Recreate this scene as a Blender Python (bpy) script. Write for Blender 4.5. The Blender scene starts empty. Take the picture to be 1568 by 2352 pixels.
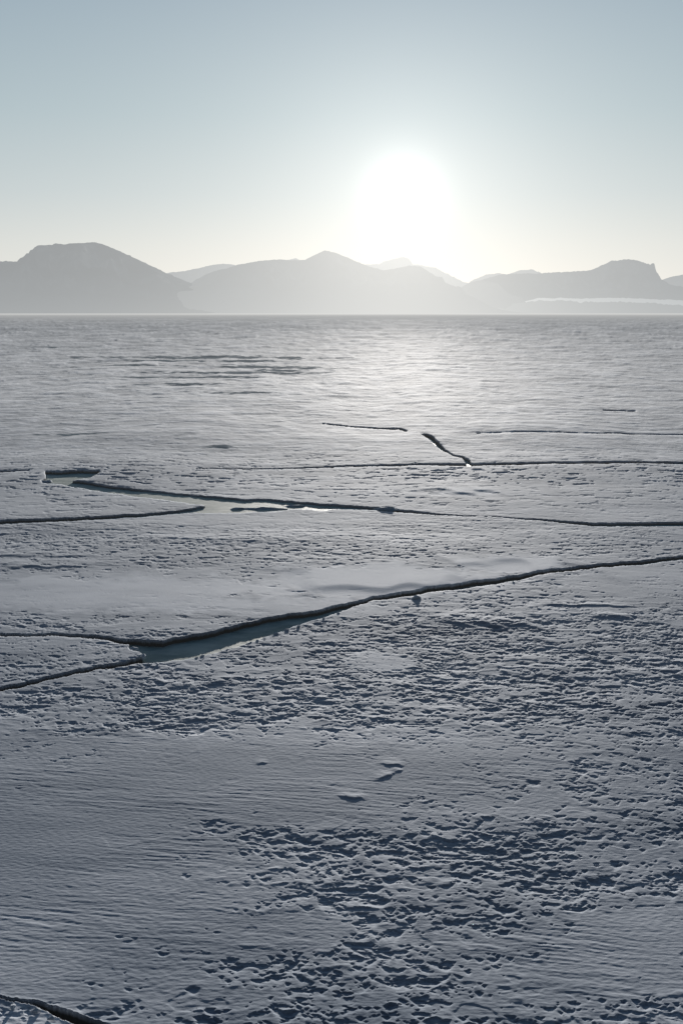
import bpy, math, random, bmesh
import numpy as np
from mathutils import Vector
random.seed(4); rng=np.random.RandomState(7)
scn=bpy.context.scene; col=scn.collection
H=8.0; F=35.0; K=36.0/2352; HOR=718.0
P=math.atan((1176-HOR)*K/F); cp,sp=math.cos(P),math.sin(P)
def ray(u,v):
    x=(u-784)*K; y=(1176-v)*K
    return np.array([x,F*cp+y*sp,-F*sp+y*cp])
def ground(u,v,z=0.0):
    d=ray(u,v); t=(z-H)/d[2]; return (t*d[0],t*d[1],z)
SD=ray(925,440); SD=SD/np.linalg.norm(SD)
S_EL=math.asin(SD[2]); S_AZ=math.atan2(SD[0],SD[1])
# ---------------------------------------------------------------- camera
cd=bpy.data.cameras.new('camera'); cam=bpy.data.objects.new('camera',cd); col.objects.link(cam)
cam.location=(0,0,H); cam.rotation_euler=(math.pi/2-P,0,0)
cd.sensor_fit='VERTICAL'; cd.sensor_height=36; cd.lens=F; cd.clip_start=0.1; cd.clip_end=200000
scn.camera=cam
scn.view_settings.view_transform='Standard'; scn.view_settings.look='None'; scn.view_settings.exposure=0
# ---------------------------------------------------------------- sun
sd=bpy.data.lights.new('sun','SUN'); so=bpy.data.objects.new('sun',sd); col.objects.link(so)
sd.energy=5.0; sd.angle=math.radians(0.5); sd.color=(1.0,0.94,0.875)
so.rotation_euler=Vector(SD).to_track_quat('Z','Y').to_euler()
# ---------------------------------------------------------------- node helpers
class NT:
    def __init__(s,nt): s.nt=nt; s.n=nt.nodes; s.l=nt.links
    def new(s,t,**k):
        n=s.n.new(t)
        for a,b in k.items(): setattr(n,a,b)
        return n
    def put(s,sock,v):
        if isinstance(v,bpy.types.NodeSocket): s.l.new(v,sock)
        else: sock.default_value=v
    def m(s,op,a,b=0.0,c=0.0,clamp=False):
        n=s.new('ShaderNodeMath',operation=op,use_clamp=clamp)
        s.put(n.inputs[0],a); s.put(n.inputs[1],b); s.put(n.inputs[2],c); return n.outputs[0]
    def vm(s,op,a,b=(0,0,0)):
        n=s.new('ShaderNodeVectorMath',operation=op); s.put(n.inputs[0],a)
        s.put(n.inputs[1],b)
        return n.outputs['Value'] if op in('DOT_PRODUCT','LENGTH') else n.outputs[0]
    def scale(s,a,f):
        n=s.new('ShaderNodeVectorMath',operation='SCALE'); s.put(n.inputs[0],a); s.put(n.inputs['Scale'],f); return n.outputs[0]
    def mix(s,f,a,b,bt='MIX'):
        n=s.new('ShaderNodeMix',data_type='RGBA'); n.blend_type=bt; s.put(n.inputs[0],f); s.put(n.inputs[6],a); s.put(n.inputs[7],b); return n.outputs[2]
    def ramp(s,f,pts):
        n=s.new('ShaderNodeValToRGB'); s.put(n.inputs[0],f); e=n.color_ramp.elements
        while len(e)<len(pts): e.new(0.5)
        for i,(p,c) in enumerate(pts):
            e[i].position=p; e[i].color=(c[0],c[1],c[2],1) if hasattr(c,'__len__') else (c,c,c,1)
        return n.outputs[0]
    def noise(s,vec,sc,det=4,rough=0.55,scale=(1,1,1)):
        mp=s.new('ShaderNodeMapping'); s.put(mp.inputs[0],vec); mp.inputs['Scale'].default_value=scale
        n=s.new('ShaderNodeTexNoise'); s.l.new(mp.outputs[0],n.inputs['Vector'])
        n.inputs['Scale'].default_value=sc; n.inputs['Detail'].default_value=det; n.inputs['Roughness'].default_value=rough
        return n.outputs['Fac']
    def theta(s,vec):   # degrees away from the sun
        d=s.vm('DOT_PRODUCT',s.vm('NORMALIZE',vec),tuple(SD))
        return s.m('MULTIPLY',s.m('ARCCOSINE',s.m('MINIMUM',d,0.9999999)),57.29578)
    def expneg(s,x): return s.m('EXPONENT',s.m('MULTIPLY',x,-1.0))
    def gauss(s,th,w,a):
        q=s.m('DIVIDE',th,w); return s.m('MULTIPLY',s.expneg(s.m('MULTIPLY',q,q)),a)
# ---------------------------------------------------------------- world
w=bpy.data.worlds.new('World'); scn.world=w; w.use_nodes=True
n=NT(w.node_tree); n.n.clear()
tc=n.new('ShaderNodeTexCoord').outputs['Generated']
sky=n.new('ShaderNodeTexSky',sky_type='NISHITA'); sky.sun_disc=False
sky.sun_elevation=S_EL; sky.sun_rotation=S_AZ; sky.altitude=0; sky.air_density=1.0; sky.dust_density=0.6; sky.ozone_density=2.0
hs=n.new('ShaderNodeHueSaturation'); n.l.new(sky.outputs[0],hs.inputs['Color']); hs.inputs['Saturation'].default_value=0.45
b1=n.new('ShaderNodeBackground'); n.l.new(hs.outputs[0],b1.inputs[0]); b1.inputs[1].default_value=0.005
dirn=n.vm('NORMALIZE',tc)
sep=n.new('ShaderNodeSeparateXYZ'); n.l.new(dirn,sep.inputs[0])
el=n.m('MULTIPLY',n.m('ARCSINE',sep.outputs[2]),57.29578)
elf=n.m('DIVIDE',el,90.0,clamp=True)
base=n.ramp(elf,[(0,(.73,.71,.665)),(.04,(.62,.64,.62)),(.07,(.50,.56,.575)),(.115,(.38,.47,.51)),(.178,(.275,.365,.435)),(.32,(.055,.115,.205)),(1,(.016,.050,.118))])
th=n.theta(tc)
dark=n.new('ShaderNodeMapRange'); dark.interpolation_type='SMOOTHSTEP'
n.put(dark.inputs[0],th); dark.inputs[1].default_value=30; dark.inputs[2].default_value=100; dark.inputs[3].default_value=1; dark.inputs[4].default_value=0.2
base=n.scale(base,dark.outputs[0])
g1=n.m('MULTIPLY',n.expneg(n.m('DIVIDE',th,12.0)),0.31)
g2=n.m('ADD',n.gauss(th,1.9,.33),n.gauss(th,6.0,.085))
tot=n.vm('ADD',base,n.vm('ADD',n.scale((1.0,.95,.865),g1),n.scale((1,.97,.92),g2)))
b2=n.new('ShaderNodeBackground'); n.put(b2.inputs[0],tot); b2.inputs[1].default_value=1.0
ad=n.new('ShaderNodeAddShader'); n.l.new(b1.outputs[0],ad.inputs[0]); n.l.new(b2.outputs[0],ad.inputs[1])
wo=n.new('ShaderNodeOutputWorld'); n.l.new(ad.outputs[0],wo.inputs[0])
# ---------------------------------------------------------------- noise (numpy)
PM=rng.permutation(4096); GA=rng.rand(4096)*2*np.pi; GX=np.cos(GA).astype(np.float32); GY=np.sin(GA).astype(np.float32)
def pn(x,y,seed=0):
    x=x+seed*17.31; y=y+seed*9.77
    xf=np.floor(x); yf=np.floor(y); xi=xf.astype(np.int64); yi=yf.astype(np.int64)
    fx=(x-xf).astype(np.float32); fy=(y-yf).astype(np.float32)
    a=PM[xi&4095]; b=PM[(xi+1)&4095]
    def g(p,yy,dx,dy):
        i=PM[(p+yy)&4095]; return GX[i]*dx+GY[i]*dy
    n00=g(a,yi,fx,fy); n10=g(b,yi,fx-1,fy); n01=g(a,yi+1,fx,fy-1); n11=g(b,yi+1,fx-1,fy-1)
    sx=fx*fx*fx*(fx*(fx*6-15)+10); sy=fy*fy*fy*(fy*(fy*6-15)+10)
    return ((n00*(1-sx)+n10*sx)*(1-sy)+(n01*(1-sx)+n11*sx)*sy)*1.5
def ss(a,b,x):
    t=np.clip((x-a)/(b-a),0,1); return t*t*(3-2*t)
# ---------------------------------------------------------------- cracks, outlined where they lie on the ice
def thin(pts,th):
    pts=[tuple(p) for p in pts]
    if not hasattr(th,'__len__'): th=[th]*len(pts)
    return pts+[(p[0],p[1]+t) for p,t in list(zip(pts,th))[::-1]]
P1=[(-700,1462),(-200,1459),(0,1456),(60,1459),(120,1456),(180,1459),(240,1463),(290,1470),(340,1472),(375,1472),(400,1466),(440,1459),(480,1453),(520,1443),(560,1432),(610,1420),(660,1411),(700,1408),(730,1403),(770,1392),(820,1381),(860,1371),(900,1364),(940,1358),(1000,1350),(1050,1342),(1090,1337),(1140,1330),(1200,1320),(1260,1311),(1330,1303),(1400,1294),(1470,1287),(1568,1275),(1900,1240),(2400,1215),
 (2400,1221),(1900,1250),(1568,1284),(1470,1296),(1400,1302),(1330,1310),(1260,1318),(1200,1330),(1140,1342),(1090,1350),(1050,1355),(1000,1360),(940,1369),(900,1374),(860,1379),(820,1390),(780,1406),(740,1419),(700,1430),(660,1445),(600,1466),(540,1487),(490,1501),(440,1512),(390,1519),(330,1523),(280,1530),(220,1540),(160,1552),(100,1566),(50,1579),(0,1588),(-250,1650),(-700,1760),
 (-700,1745),(-250,1636),(0,1579),(50,1569),(100,1557),(160,1543),(220,1531),(270,1522),(310,1515),(328,1509),(326,1500),(300,1494),(296,1481),(240,1470),(180,1465),(120,1461),(60,1464),(0,1462),(-200,1466),(-700,1470)]
P2=[(105,1088.5),(160,1087.5),(228,1086.5),(228,1089),(205,1103),(160,1108),(200,1112),(260,1121),(340,1129),(400,1134),(470,1140),(560,1148),(620,1148),(680,1154),(740,1159),(800,1163),(860,1167),(905,1171),(960,1177),(1030,1184),(1030,1185),(960,1181),(905,1176),(850,1172),(780,1170),(740,1173),(700,1170),(680,1169),(600,1176),(535,1178),(480,1179),(440,1177),(400,1181),(350,1187),(290,1191),(220,1196),(120,1201),(0,1207),(-300,1226),(-800,1250),
 (-800,1242),(-300,1215),(0,1199),(120,1194),(220,1189),(290,1184),(350,1181),(400,1175),(440,1169),(474,1163),(466,1159),(430,1155),(380,1149),(300,1140),(220,1129),(165,1121),(140,1114),(100,1113),(95,1108),(108,1101)]
P2b=thin([(1028,1184),(1080,1187),(1130,1188),(1192,1192)],[.8,.2,.15,.6])
P3=thin([(1190,1192),(1240,1194),(1300,1199),(1360,1203),(1420,1203),(1568,1201),(1900,1195),(2300,1190)],[1.0,2,4,6,7,9,9,8])
P4=thin([(450,1079),(560,1078),(700,1076),(800,1073),(900,1072),(1000,1070),(1080,1070),(1200,1069),(1300,1067),(1400,1066),(1568,1064),(2000,1060)],[.3,.5,.9,1.5,2,2.6,4,3,2.8,3.2,4.2,5])
P5=[(1083,1071),(1076,1061),(1060,1054),(1040,1050),(1022,1038),(1008,1025),(990,1008),(975,1003.5),(969,1005),(984,1014.5),(1003,1030),(1018,1040),(1040,1051.5),(1060,1056.5),(1073,1072)]
P5b=[(935,996),(920,989.5),(870,987.8),(800,982.8),(740,977),(740,977.2),(800,983.9),(870,989.1),(915,991.2),(932,997)]
P6=thin([(1095,1003),(1200,1001),(1330,1002),(1450,1001),(1568,1001),(1900,1000)],[.1,.25,.15,.35,.3,2])
P7=thin([(1385,949),(1420,948),(1458,950)],[.2,.5,.2])
P8=[(-400,2262),(0,2286),(40,2292),(80,2294),(110,2305),(150,2315),(200,2331),(240,2346),(300,2375),(420,2430),(400,2449),(280,2397),(215,2365),(170,2350),(140,2337),(100,2318),(70,2302),(30,2298),(0,2293),(-400,2285)]
P9=thin([(-300,1092),(-60,1090),(0,1087),(66,1086)],[2,2,1.2,.3])
POLYS=[(P1,1.9),(P2,1.2),(P2b,.8),(P3,.9),(P4,.8),(P5,1.2),(P5b,.7),(P6,.5),(P7,.3),(P8,3.2),(P9,.5)]
def sdf_poly(px,py,poly):
    d=np.full(px.shape,1e9,np.float32); ins=np.zeros(px.shape,bool)
    N=len(poly)
    for i in range(N):
        ax,ay=poly[i]; bx,by=poly[(i+1)%N]
        ex,ey=bx-ax,by-ay; wx=px-ax; wy=py-ay
        t=np.clip((wx*ex+wy*ey)/(ex*ex+ey*ey+1e-9),0,1)
        dd=(wx-ex*t)**2+(wy-ey*t)**2; d=np.minimum(d,dd)
        if ay!=by:
            c=((ay>py)!=(by>py))&(px<(bx-ax)*(py-ay)/(by-ay)+ax); ins^=c
    d=np.sqrt(d); return np.where(ins,-d,d)
# ---------------------------------------------------------------- ice sheet grid (denser near the viewpoint's field)
uc=np.arange(-24,1593,1.8); out=[]; a=1593.; stp=3.
while a<5200: a+=stp; stp*=1.08; out.append(a)
out=np.array(out); U=np.concatenate([(1568-out)[::-1],uc,out])
vs=np.arange(2362,728,-1.05)
def row(v):
    y=(1176-v)*K; t=H/(F*sp-y*cp); return t*(F*cp+y*sp), t*K
rows=[row(v)+(v,) for v in vs]
Y0,s0,_=rows[0]
near=[(y,s0,2362+(Y0-y)/Y0*400) for y in np.concatenate([np.linspace(-60,0,12),np.linspace(.4,Y0-.05,60)])]
Yl=rows[-1][0]; far=[]
y=Yl
while y<60000:
    y*=1.04; v=HOR+ (H/y)/K*F*1.0; far.append((y,rows[-1][1]*y/Yl,v))
R=near+rows+far
Yr=np.array([r[0] for r in R]); Sr=np.array([r[1] for r in R]); Vr=np.array([r[2] for r in R])
NU,NR=len(U),len(R)
X=(U[None,:]-784)*Sr[:,None]; Y=np.repeat(Yr[:,None],NU,1); V=np.repeat(Vr[:,None],NU,1); UU=np.repeat(U[None,:],NR,0)
DY=np.gradient(Yr)[:,None]
def wl(lam): return ss(1.4,3.0,lam/DY)      # fades an octave the grid cannot carry
def wz(y): return np.interp(y,[0,14,20,31,38,46,50,60,3000],[-.20,-.20,-.15,-.13,-.075,-.04,-.03,-.018,-.018])
wob=pn(UU/90,V/34,3)*.35+pn(UU/30,V/11,4)*.25
def blob(cu,cv,ru,rv,p=1.0):
    q=np.sqrt(((UU-cu)/ru)**2+((V-cv)/rv)**2)+wob
    return ss(1.25,.75,q)*p
rough=0.56+0.5*pn(UU/160,V/38,5)
rough=np.clip(rough,0.15,1)
for b in [(980,2000,470,110,.8),(1350,1960,330,120,.75),(1100,2160,300,100,.6),(980,2300,420,80,.7),(1320,1570,520,130,1),(1500,1700,300,110,.7),(350,1635,420,75,1),(850,1590,420,70,.9),(560,1230,620,60,1),(1100,1440,420,60,.9),(1350,1245,300,35,.8),(1480,1850,200,120,.45),(130,1330,150,60,.6)]:
    m=blob(*b[:4]); rough=rough*(1-m)+b[4]*m
sm=np.zeros_like(rough)
for b in [(520,1790,640,115,1),(120,2000,460,350,1),(1000,1770,330,90,.9),(870,1338,260,36,1),(1190,1297,130,18,1),(230,1365,430,48,.95),(1440,2180,250,105,1),(870,1517,90,22,.8),(1520,1340,260,34,.6),(40,1480,280,30,.4),(700,2120,140,60,.5),(560,1190,330,16,.6),(1080,1135,70,12,.6),(620,1395,260,25,.9),(1150,1820,160,60,.6),(1250,1700,200,35,.5)]:
    sm=np.maximum(sm,blob(*b[:4],b[4]))
rough=rough*(1-sm)
rot=math.radians(-4); Xr=X*math.cos(rot)+Y*math.sin(rot); Yr2=-X*math.sin(rot)+Y*math.cos(rot)
wx=pn(X/.5,Y/.35,11)*.16; wy=pn(X/.45,Y/.35,12)*.08
dyr=np.diff(Yr); dcol=1.8*Sr
def scarp(Pt,tail,taper=1.0):   # wind scarps: a sharp drop on the sunward side, a ramp that narrows to a point on the other
    E=Pt.copy()
    for i in range(len(Yr)-2,-1,-1):
        if dyr[i]>tail*1.5: continue
        e=E[i+1]; L=np.empty_like(e); R_=np.empty_like(e)
        L[1:]=e[:-1]; L[0]=e[0]; R_[:-1]=e[1:]; R_[-1]=e[-1]
        mn=np.minimum(np.minimum(L,R_),e); av=(L+R_+e)/3
        f=min(1.0,taper*dyr[i]/dcol[i]*.5)
        E[i]=np.maximum(Pt[i],(av*(1-f)+mn*f)*math.exp(-dyr[i]/tail))
    return E
Z=np.zeros_like(X)
gate=.7*pn(X/2.0,Y/1.1,27)+.5*pn(X/.8,Y/.45,36)
A=pn((Xr+wx)/.22,(Yr2+wy)/.085,21)+.5*pn((Xr+wx)/.09,(Yr2)/.04,22)+.45*pn(X/.045,Y/.028,23)
Z+=-.019*scarp(ss(.27,.40,A-(1-rough)*.45+gate)*np.clip(.55+A*.45,0,1),.08)*np.sqrt(rough)*wl(.095)
A2=pn((Xr+wx)/.45,(Yr2+wy)/.17,28)+.55*pn((Xr+wx)/.18,(Yr2)/.09,29)+.55*pn(X/.08,Y/.045,35)
Z+=-.022*scarp(ss(.38,.50,A2-(1-rough)*.45+gate*.55)*np.clip(.5+A2*.5,0,1),.15)*np.sqrt(rough)*wl(.19)
A3=pn(Xr/1.1,Yr2/.46,30)+.5*pn(Xr/.5,Yr2/.25,34)+.5*pn(X/.24,Y/.18,344)
Z+=-.046*ss(.20,.40,A3-(1-rough)*.35)*wl(.42)*(1-.85*wl(.24))*(.3+.7*rough)
B=pn((Xr+wx)/.42,(Yr2+wy)/.20,24)+.4*pn(Xr/.2,Yr2/.10,25)
Z+=.018*np.maximum(0,B-.2-.15*(1-rough))**1.2*rough*wl(.2)
# fine wind ripples, broken up
am=np.clip(.6+.9*pn(X/2.6,Y/1.2,37),0,1.2)
rr=math.radians(-9); Xp=X*math.cos(rr)+Y*math.sin(rr); Yp=-X*math.sin(rr)+Y*math.cos(rr)+.03*pn(X/.8,Y/.5,38)+.06*pn(X/2.5,Y/1.4,39)
Z+=(.0022*pn(Xp/.45,Yp/.055,31)+.0024*pn(Xp/1.0,Yp/.11,32)+.0012*pn(Xp/4,Yp/.35,311))*(.45+.75*sm)*am*wl(.09)
Z+=.0018*pn(X/.10,Y/.045,33)*wl(.06)
# sastrugi
C=1-np.abs(pn((Xr+wx*2)/2.4,(Yr2+wy*2)/.7,41))*2; Z+=.008*np.maximum(0,C)**2*(.1+.9*rough)*wl(.8)
Z+=.014*pn(Xr/6.0,Yr2/1.8,42)*wl(1.8)*(.35+.65*rough)
Z+=.035*pn(X/14,Y/6.5,45)*wl(5.5)
farw=ss(28,80,Y)
T=.5+.3*pn(X/3.2,Y/1.3,80)*wl(1.3)+.22*pn(X/1.1,Y/.5,81)*wl(.5)+.3*pn(X/11,Y/3.5,82)*wl(3.5)
lam=.25; k=0
while lam<260:          # wind crust at every size out to the horizon
    ratio=lam/DY; wgt=ss(.8,1.6,ratio)*(1-.85*ss(3,10,ratio))*farw
    lx=1.9*lam**.56
    q=pn(X/lx+.5*pn(X/(lx*2.2),Y/(lam*3),90+k)+.13*k,Y/lam,100+k)+.5*pn(X/(lx*.35),Y/(lam*.8),140+k)
    q=np.where(q>0,np.abs(q)**.85,-np.abs(q)**.85)*1.15
    Z+=.013*lam**.93*ss(-.1,.3,q)*wgt*min(1,6/lam**.5); T+=.68*q*wgt
    lam*=1.6; k+=1
Z+=farw*(1.0*pn(X/600,Y/200,49)*wl(190)*ss(600,2500,Y))
T+=farw*.25*pn(X/60,Y/30,84)*wl(30)+farw*.3*pn(X/25,Y/9,841)*wl(9)
# fresh drifts are whiter
for b in [(50,2185,150,80,.4),(870,1335,260,34,1.15),(1190,1297,130,18,1.1),(1440,2175,210,85,.45),(230,1365,400,40,.7),(870,1517,90,20,.7),(1070,1133,60,9,.8),(820,1590,380,45,.2),(620,1395,230,20,.7),(60,2340,120,30,1.0),(700,1690,350,30,.45)]:
    T+=blob(*b[:4],b[4])
T=np.clip(T,0,1.45)
for (u,v,rx,ry,hh) in [(1120,1432,1.3,.35,.045),(1410,1418,.5,.18,.03),(1345,1392,1.1,.15,.025),(640,1575,2.0,.25,.014),(870,1325,3.4,2.4,.05),(1180,1292,3.0,2.0,.04),(1050,1130,2.0,1.2,.05),(30,1275,2.5,.4,.025),(90,1300,1.6,.35,.025),(480,1240,3,.4,.02)]:
    g=ground(u,v); dx=(X-g[0])/rx; dy=(Y-g[1])/ry; tt=dy+.5*dx+.9*pn(X/(rx*.4),Y/(ry*1.5),int(u)%50)
    Z+=hh*np.exp(-dx*dx*dx*dx)*np.where(tt<0,np.exp(-(tt*2.2)**2),np.exp(-(tt*.5)**2))
# little wind-cut ridges standing alone on the smooth drift
for (u0,v0,u1,v1,hh) in [(868,1754,925,1761,.016),(862,1795,905,1777,.018),(903,1777,922,1768,.012),(770,1828,838,1836,.018),(585,1756,615,1752,.010)]:
    a=np.array(ground(u0,v0)[:2]); b=np.array(ground(u1,v1)[:2]); e=b-a; L=np.hypot(*e)
    tq=((X-a[0])*e[0]+(Y-a[1])*e[1])/L/L; dn=((X-a[0])*-e[1]+(Y-a[1])*e[0])/L+.04*pn(X/.13,Y/.1,int(u0)%40)+.02*pn(X/.05,Y/.05,7)
    Z+=hh*ss(-.15,.5,tq)*ss(1.15,.7,tq)*np.where(dn<0,np.exp(-(dn/.015)**2),np.exp(-(dn/.15)**2))
# cracks
CR=np.zeros_like(X); near_edge=np.full(X.shape,99.,np.float32)
for poly,wob_a in POLYS:
    us=[p[0] for p in poly]; vv=[p[1] for p in poly]
    i0,i1=np.searchsorted(-Vr,[-(max(vv)+45),-(min(vv)-45)]); j0,j1=np.searchsorted(U,[min(us)-40,max(us)+40])
    su,sv=UU[i0:i1,j0:j1],V[i0:i1,j0:j1]
    d=sdf_poly(su+wob_a*1.5*pn(su/14,sv/9,60),sv+wob_a*(pn(su/30,sv/200,61)+.4*pn(su/9,sv/60,62)+.35*pn(su/4,sv/60,64)),poly)
    CR[i0:i1,j0:j1]=np.maximum(CR[i0:i1,j0:j1],ss(.4,-.5,d)); near_edge[i0:i1,j0:j1]=np.minimum(near_edge[i0:i1,j0:j1],d)
lip=np.exp(-np.clip(near_edge,0,99)/4.)*ss(1200,1400,V)+np.exp(-np.clip(near_edge,0,99)/2.)*ss(1400,1200,V)*.5
Z=Z*(1-.5*lip)+.003*lip*(1+pn(X/.5,Y/.4,63))
Z=np.maximum(Z,wz(Y)+.012-.5*ss(5,12,near_edge)); Z=Z*(1-CR)-.62*CR
bare=np.zeros_like(X)
for b in [(470,825,240,2.6),(620,848,110,3.4),(560,862,190,2.8),(420,890,90,1.8),(560,910,60,2),(160,1003,60,1.6),(510,1031,28,3),(400,833,110,2),(110,800,80,1.0),(570,835,60,2.2),(300,845,120,1.4),(670,848,60,3),(450,873,160,2),(640,856,60,2)]:
    q=np.sqrt(((UU-b[0])/b[2])**2+((V-b[1])/b[3])**2)+pn(UU/50,V/2.2,71)*.9+pn(UU/17,V/1.5,72)*.6
    bare=np.maximum(bare,ss(1.4,.8,q))
SH=np.interp(Y,[0,90,220,500,1500],[1,1,.68,.32,.08])*(1-.85*bare)
def grid_mesh(name,X,Y,Z,attrs={}):
    nr,nc=X.shape; me=bpy.data.meshes.new(name)
    co=np.stack([X,Y,Z],-1).reshape(-1,3).astype(np.float32)
    me.vertices.add(nr*nc); me.vertices.foreach_set('co',co.ravel())
    i=(np.arange(nr-1)[:,None]*nc+np.arange(nc-1)[None,:]).ravel()
    q=np.stack([i,i+1,i+nc+1,i+nc],-1).astype(np.int32)
    me.loops.add(q.size); me.loops.foreach_set('vertex_index',q.ravel())
    me.polygons.add(len(q)); me.polygons.foreach_set('loop_start',np.arange(0,q.size,4,dtype=np.int32)); 
    me.polygons.foreach_set('use_smooth',np.ones(len(q),bool))
    for k,a in attrs.items():
        at=me.attributes.new(k,'FLOAT','POINT'); at.data.foreach_set('value',a.ravel().astype(np.float32))
    me.update(calc_edges=True)
    o=bpy.data.objects.new(name,me); col.objects.link(o); return o
ice=grid_mesh('ice_sheet',X,Y,Z,{'crack':CR,'bare':bare,'tone':T,'sheen':SH})
ice['kind']='structure'; ice['label']='wind carved snow covered sea ice split by dark cracks'; ice['category']='sea ice'
# ---------------------------------------------------------------- haze: air light painted into far materials as emission, brighter toward the sun
def painted_haze(n,shader,fac_k,fixed=None,lift=1.0,glow=.90,basec=(.365,.383,.392),sig=7.0,farlift=0.0):
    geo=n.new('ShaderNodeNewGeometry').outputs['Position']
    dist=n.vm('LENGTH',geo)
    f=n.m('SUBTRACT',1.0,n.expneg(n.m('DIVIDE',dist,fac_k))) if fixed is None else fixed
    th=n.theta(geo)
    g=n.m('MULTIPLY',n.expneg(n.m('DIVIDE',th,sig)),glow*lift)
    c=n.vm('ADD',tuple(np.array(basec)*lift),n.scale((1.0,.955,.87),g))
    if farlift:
        mr=n.new('ShaderNodeMapRange'); n.put(mr.inputs[0],dist); mr.inputs[1].default_value=2500; mr.inputs[2].default_value=6000; mr.inputs[3].default_value=1; mr.inputs[4].default_value=1+farlift  # extra emission paints the bright line of ice at the horizon
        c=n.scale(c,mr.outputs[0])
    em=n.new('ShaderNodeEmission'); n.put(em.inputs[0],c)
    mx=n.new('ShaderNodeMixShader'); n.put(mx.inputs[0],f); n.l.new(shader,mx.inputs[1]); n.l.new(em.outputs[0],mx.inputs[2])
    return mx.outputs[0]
def mat(name):
    m=bpy.data.materials.new(name); m.use_nodes=True; n=NT(m.node_tree); n.n.clear()
    return m,n
def finish(n,sh):
    o=n.new('ShaderNodeOutputMaterial'); n.l.new(sh,o.inputs[0])
def attr(n,k):
    a=n.new('ShaderNodeAttribute'); a.attribute_name=k; return a.outputs['Fac']
def snow_mat(name,haze=True,chunk=False):
    m,n=mat(name); pos=n.new('ShaderNodeNewGeometry').outputs['Position']
    bs=n.new('ShaderNodeBsdfPrincipled'); bs.inputs['Specular IOR Level'].default_value=.5
    if not chunk:
        colr=n.mix(n.m('MULTIPLY',attr(n,'tone'),.68),(.14,.205,.295,1),(.68,.725,.80,1))
        colr=n.mix(n.m('MULTIPLY',attr(n,'bare'),.85),colr,(.05,.115,.17,1))
        crk=n.ramp(attr(n,'crack'),[(.03,0),(.14,1)])
        colr=n.mix(crk,colr,(.03,.04,.045,1))  # near-black colour paints the shade on the crack walls
        n.put(bs.inputs['Specular IOR Level'],n.m('MULTIPLY',n.m('SUBTRACT',1.0,crk),.9))
        n.put(bs.inputs['Sheen Weight'],n.m('MULTIPLY',n.m('SUBTRACT',1.0,crk),.11)); bs.inputs['Sheen Roughness'].default_value=.45; bs.inputs['Sheen Tint'].default_value=(.95,.98,1,1)
        bs.inputs['Specular Tint'].default_value=(.93,.97,1,1)
    else:
        colr=n.mix(n.noise(pos,6,3),(.45,.51,.58,1),(.66,.69,.74,1))
    n.put(bs.inputs['Base Color'],colr); bs.inputs['Roughness'].default_value=.86
    bp=n.new('ShaderNodeBump'); bp.inputs['Distance'].default_value=.004; bp.inputs['Strength'].default_value=.65
    n.put(bp.inputs['Height'],n.noise(pos,42,2,.7,(.45,1,1)))
    n.l.new(bp.outputs[0],bs.inputs['Normal'])
    sh=bs.outputs[0]
    if not chunk:
        df=n.new('ShaderNodeBsdfDiffuse'); n.put(df.inputs[0],n.mix(1.0,colr,(1.2,1.16,1.1,1),'MULTIPLY'))
        mx=n.new('ShaderNodeMixShader'); n.put(mx.inputs[0],attr(n,'sheen')); n.l.new(df.outputs[0],mx.inputs[1]); n.l.new(sh,mx.inputs[2]); sh=mx.outputs[0]
    if haze: sh=painted_haze(n,sh,1700.,None,1.0,.34,(.455,.46,.455),8.,.28)  # painted haze emission brightens the ice with distance
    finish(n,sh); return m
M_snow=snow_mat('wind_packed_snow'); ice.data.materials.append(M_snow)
M_chunk=snow_mat('broken_snow_ice',False,True)
# ---------------------------------------------------------------- water / new ice in the leads
m,n=mat('refrozen_water'); pos=n.new('ShaderNodeNewGeometry').outputs['Position']
a=n.noise(pos,1.6,4,.65,(.5,1,1)); b=n.noise(pos,7,4,.7,(.6,1,1))
c=n.mix(n.ramp(a,[(.38,0),(.62,1)]),(.34,.40,.36,1),(.62,.66,.59,1))
bs=n.new('ShaderNodeBsdfPrincipled'); n.put(bs.inputs['Base Color'],c); n.put(bs.inputs['Roughness'],n.ramp(b,[(.3,.5),(.7,.75)])); bs.inputs['IOR'].default_value=1.31
bs.inputs['Specular IOR Level'].default_value=.55
bp=n.new('ShaderNodeBump'); bp.inputs['Distance'].default_value=.010; bp.inputs['Strength'].default_value=.8; n.put(bp.inputs['Height'],n.m('ADD',b,a)); n.l.new(bp.outputs[0],bs.inputs['Normal'])
finish(n,bs.outputs[0]); M_water=m
WZ=wz(Y)-.8*ss(3,8,near_edge)
wt=grid_mesh('water',X[::2,::2],Y[::2,::2],WZ[::2,::2]); wt['kind']='structure'; wt['label']='dark refrozen water lying in the open cracks'; wt['category']='water'
wt.data.materials.append(M_water)
# ---------------------------------------------------------------- mountains
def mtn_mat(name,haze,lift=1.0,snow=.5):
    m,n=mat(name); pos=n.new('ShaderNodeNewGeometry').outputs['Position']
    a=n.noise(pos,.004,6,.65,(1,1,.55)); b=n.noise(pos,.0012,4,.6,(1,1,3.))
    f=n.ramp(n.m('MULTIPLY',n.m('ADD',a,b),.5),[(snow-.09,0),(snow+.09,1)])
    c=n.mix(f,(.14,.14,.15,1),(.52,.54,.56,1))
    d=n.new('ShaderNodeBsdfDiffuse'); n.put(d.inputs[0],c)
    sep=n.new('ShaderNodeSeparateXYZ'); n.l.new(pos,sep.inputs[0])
    hf=n.m('ADD',haze,n.m('MULTIPLY',n.expneg(n.m('DIVIDE',n.m('MAXIMUM',sep.outputs[2],0.),350.)),(1-haze)*.88),clamp=True)  # painted haze emission thickens toward the foot of the slope
    finish(n,painted_haze(n,d.outputs[0],1.,hf,lift)); return m
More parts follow.
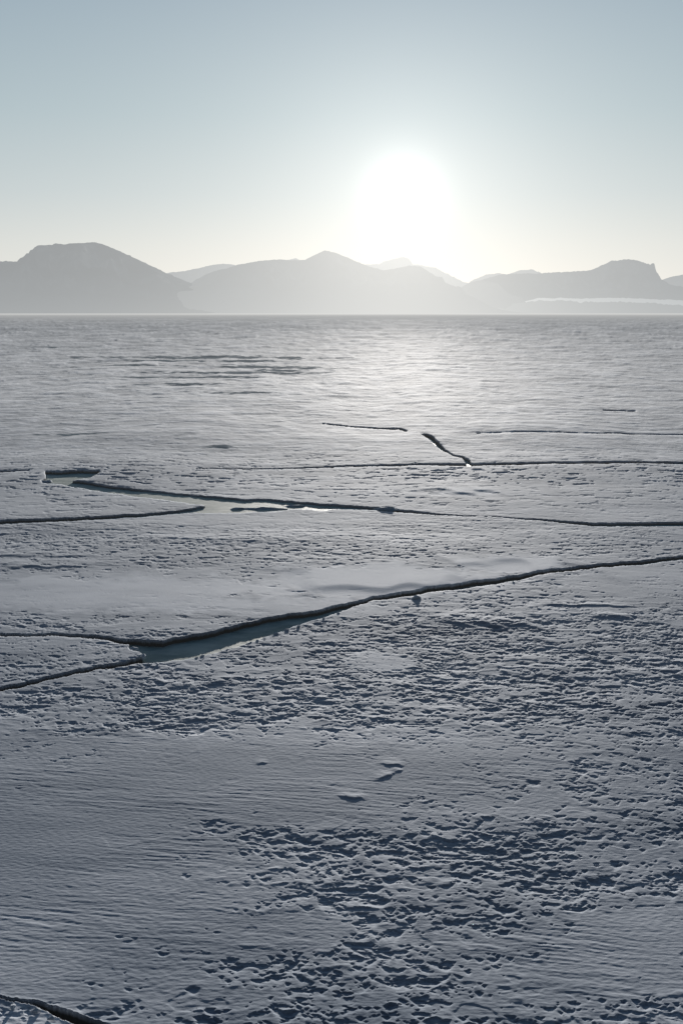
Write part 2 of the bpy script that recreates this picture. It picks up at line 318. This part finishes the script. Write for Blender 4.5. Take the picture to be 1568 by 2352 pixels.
def ridge(name,label,D,prof,W,mt,seed,rgh=1.0,spa=1.0):
    prof=sorted(prof); pu=np.array([p[0] for p in prof]); pv=np.array([p[1] for p in prof])
    us=np.arange(pu[0],pu[-1]+.1,1.4); v=np.interp(us,pu,pv)
    k=np.array([1,2,1.])/4; vp=np.pad(v,1,mode='edge'); v=np.convolve(vp,k,'valid')
    v=v+rgh*(1.3*pn(us/17,us*0+.3,seed)+1.1*pn(us/7,us*0+.7,seed+1)+.7*pn(us/3,us*0+.1,seed+2))*np.clip((HOR-v)/25,0,1)
    top=np.zeros((len(us),2))
    for i,(a,b) in enumerate(zip(us,v)):
        d=ray(a,b); t=D/d[1]; top[i]=(t*d[0],H+t*d[2])
    x=top[:,0]; hz=np.maximum(top[:,1],-5)
    S=np.concatenate([np.linspace(-1,-.05,16),np.linspace(0,1,80)])
    X=np.repeat(x[None,:],len(S),0); Y=D-S[:,None]*W+X*0
    s=np.abs(S)[:,None]
    fall=(1-s)**1.25
    sc=W*.14
    xx=X+S[:,None]*W*.35*pn(X/(W*.8),Y/(W*2),seed+5)
    spur=1-2*np.abs(pn(xx/sc,Y/(sc*4.5),seed+3)); spur2=1-2*np.abs(pn(xx/(sc*.36),Y/(sc*1.3),seed+4))
    Z=hz[None,:]*fall+ spa*(spur*.30+spur2*.12+.05*pn(X/(sc*.12),Y/(sc*.3),seed+6))*hz[None,:]*np.minimum(s*3.0,1)*(1-s)
    lim=(hz[None,:]-H)*(Y/D)*(.992-.1*s)+H
    Z=np.where(S[:,None]>0.02,np.minimum(Z,np.maximum(lim,0)),Z); Z[0,:]=-20; Z[-1,:]=-20
    X,Y,Z=X[::-1],Y[::-1],Z[::-1]
    o=grid_mesh(name,X,Y,Z); o.data.materials.append(mt); o['kind']='structure'; o['label']=label; o['category']='mountain'
    return o
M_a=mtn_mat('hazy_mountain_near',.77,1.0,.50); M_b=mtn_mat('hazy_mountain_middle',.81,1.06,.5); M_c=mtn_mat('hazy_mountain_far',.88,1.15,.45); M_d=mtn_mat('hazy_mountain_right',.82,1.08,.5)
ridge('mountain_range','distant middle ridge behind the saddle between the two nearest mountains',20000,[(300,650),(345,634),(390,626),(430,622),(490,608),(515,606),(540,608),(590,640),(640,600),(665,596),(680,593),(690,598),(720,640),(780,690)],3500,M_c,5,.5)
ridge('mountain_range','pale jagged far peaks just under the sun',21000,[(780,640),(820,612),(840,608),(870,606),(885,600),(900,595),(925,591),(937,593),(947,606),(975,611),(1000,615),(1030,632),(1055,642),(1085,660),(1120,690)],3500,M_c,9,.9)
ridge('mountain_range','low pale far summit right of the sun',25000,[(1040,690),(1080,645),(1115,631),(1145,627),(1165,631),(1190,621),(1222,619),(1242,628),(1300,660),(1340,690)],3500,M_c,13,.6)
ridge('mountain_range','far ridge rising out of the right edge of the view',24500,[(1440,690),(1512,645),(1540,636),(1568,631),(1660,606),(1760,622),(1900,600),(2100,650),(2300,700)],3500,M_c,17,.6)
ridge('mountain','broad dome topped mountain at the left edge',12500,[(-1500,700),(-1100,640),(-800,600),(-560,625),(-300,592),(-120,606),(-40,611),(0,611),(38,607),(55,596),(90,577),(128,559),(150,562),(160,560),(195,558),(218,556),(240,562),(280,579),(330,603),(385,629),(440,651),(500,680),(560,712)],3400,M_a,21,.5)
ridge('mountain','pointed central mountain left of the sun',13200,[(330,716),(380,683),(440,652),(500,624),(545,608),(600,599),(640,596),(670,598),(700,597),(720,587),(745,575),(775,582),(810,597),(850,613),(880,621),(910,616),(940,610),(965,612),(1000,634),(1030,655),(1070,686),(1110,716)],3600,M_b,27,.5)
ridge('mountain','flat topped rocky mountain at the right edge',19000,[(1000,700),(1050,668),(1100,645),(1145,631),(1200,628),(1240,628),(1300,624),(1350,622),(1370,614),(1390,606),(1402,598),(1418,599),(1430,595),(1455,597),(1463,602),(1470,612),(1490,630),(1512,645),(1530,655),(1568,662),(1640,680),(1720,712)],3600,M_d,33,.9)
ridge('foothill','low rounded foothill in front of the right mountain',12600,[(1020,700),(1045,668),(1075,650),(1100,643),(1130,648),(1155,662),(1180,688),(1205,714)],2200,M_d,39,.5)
M_s=mtn_mat('painted_glow_snowfield',.80,1.36,.2); M_s2=mtn_mat('hazy_shore',.86,1.10,.4)  # snowfield: raised emission stands in for sunlight glancing off the snow
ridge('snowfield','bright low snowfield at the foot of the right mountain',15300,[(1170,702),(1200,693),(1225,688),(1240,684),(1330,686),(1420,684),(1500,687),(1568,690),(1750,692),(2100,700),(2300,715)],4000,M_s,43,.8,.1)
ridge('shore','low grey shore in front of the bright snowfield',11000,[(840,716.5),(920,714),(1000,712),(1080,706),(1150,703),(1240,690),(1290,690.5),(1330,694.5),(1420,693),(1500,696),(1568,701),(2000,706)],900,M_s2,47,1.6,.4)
# ---------------------------------------------------------------- loose ice
def chunk(name,label,u,v,sx,sy,sz,rz,seed,group=None,z=0.0,mt=None,cat='ice chunk',tilt=0.0):
    r=np.random.RandomState(seed)
    bm=bmesh.new()
    for i in range(30):     # wide foot, narrower uneven crown
        a=r.rand()*6.283; zz=r.rand()*2-1; rr=(.8+.3*r.rand())*(1-.28*(zz+1))
        bm.verts.new((math.cos(a)*rr*sx/2+.12*sx*(zz+1)*.5,math.sin(a)*rr*sy/2,zz*sz/2*(.7+.5*r.rand())))
    res=bmesh.ops.convex_hull(bm,input=bm.verts[:]); 
    bmesh.ops.delete(bm,geom=[e for e in res['geom_interior'] if isinstance(e,bmesh.types.BMVert)],context='VERTS')
    bmesh.ops.subdivide_edges(bm,edges=bm.edges[:],cuts=2,use_grid_fill=True,fractal=.3,along_normal=.5,seed=seed)
    me=bpy.data.meshes.new(name); bm.to_mesh(me); bm.free()
    o=bpy.data.objects.new(name,me); col.objects.link(o)
    g=ground(u,v,z+sz*.25); o.location=(g[0],g[1],z+sz*.25); o.rotation_euler=(tilt,tilt*.4,rz)
    o['label']=label; o['category']=cat
    if group: o['group']=group
    me.materials.append(mt or M_chunk); return o
chunk('snow_block','rounded snow block on the near edge of the longest crack, lower middle',953,1373,.40,.28,.13,.3,1)
chunk('ice_slab','long thin ice slab floating in the refrozen middle lead',600,1168,2.6,.40,.07,-.02,2,z=-.06,cat='ice slab')
chunk('ice_slab','short ice slab at the right end of the refrozen middle lead',675,1162,1.2,.35,.08,.1,3,z=-.06,cat='ice slab')
chunk('ice_slab','narrow ice slab at the left of the long slab in the middle lead',545,1168,.8,.3,.08,.2,4,z=-.06,cat='ice slab')
chunk('snow_block','snow lump heaped on the far edge of the middle crack',882,1168,1.1,.6,.17,.0,5)
chunk('snow_block','smaller snow lump on the far edge of the middle crack, right of the heap',906,1170.5,.5,.4,.13,.0,6)
chunk('ice_chunk','broken ice piece at the left end of the middle lead',103,1106,.85,.6,.15,.4,7,z=-.02)
chunk('ice_chunk','tiny dark lump alone on the far ice at left',193,859.5,.5,.6,.3,.4,8,z=0.02)
chunk('ice_chunk','ice piece fallen at the tip of the wedge in the wide dark lead',322,1508,.34,.26,.12,.5,10,z=-.06)
chunk('ice_chunk','flat ice crumb beside the wedge tip in the wide dark lead',306,1491,.34,.22,.09,.2,12,z=-.06)
gr='snow crumbs scattered along the near edge of the long crack'
for i in range(26):
    u=random.uniform(300,1240); 
    nv=np.interp(u,[300,390,490,600,700,820,940,1050,1140,1240],[1529,1518,1500,1465,1430,1392,1371,1357,1344,1323])
    s=random.uniform(.05,.12)
    chunk('snow_crumb','small snow crumb on the near edge of the long crack',u,nv+random.uniform(1,4),s*1.7,s,s*.5,random.uniform(0,6),100+i,group=gr,cat='snow crumb',z=.005)
gr='broken ice pieces along the crack in the bottom left corner'
for i,(u,v,s) in enumerate([(28,2312,.08),(82,2320,.09),(118,2338,.08)]):
    chunk('ice_chunk','glassy broken ice piece beside the crack in the bottom left corner',u,v,s*1.5,s,s*.4,random.uniform(0,6),200+i,group=gr,z=.0)
print('verts',NU*NR,'sun el',math.degrees(S_EL),'az',math.degrees(S_AZ))
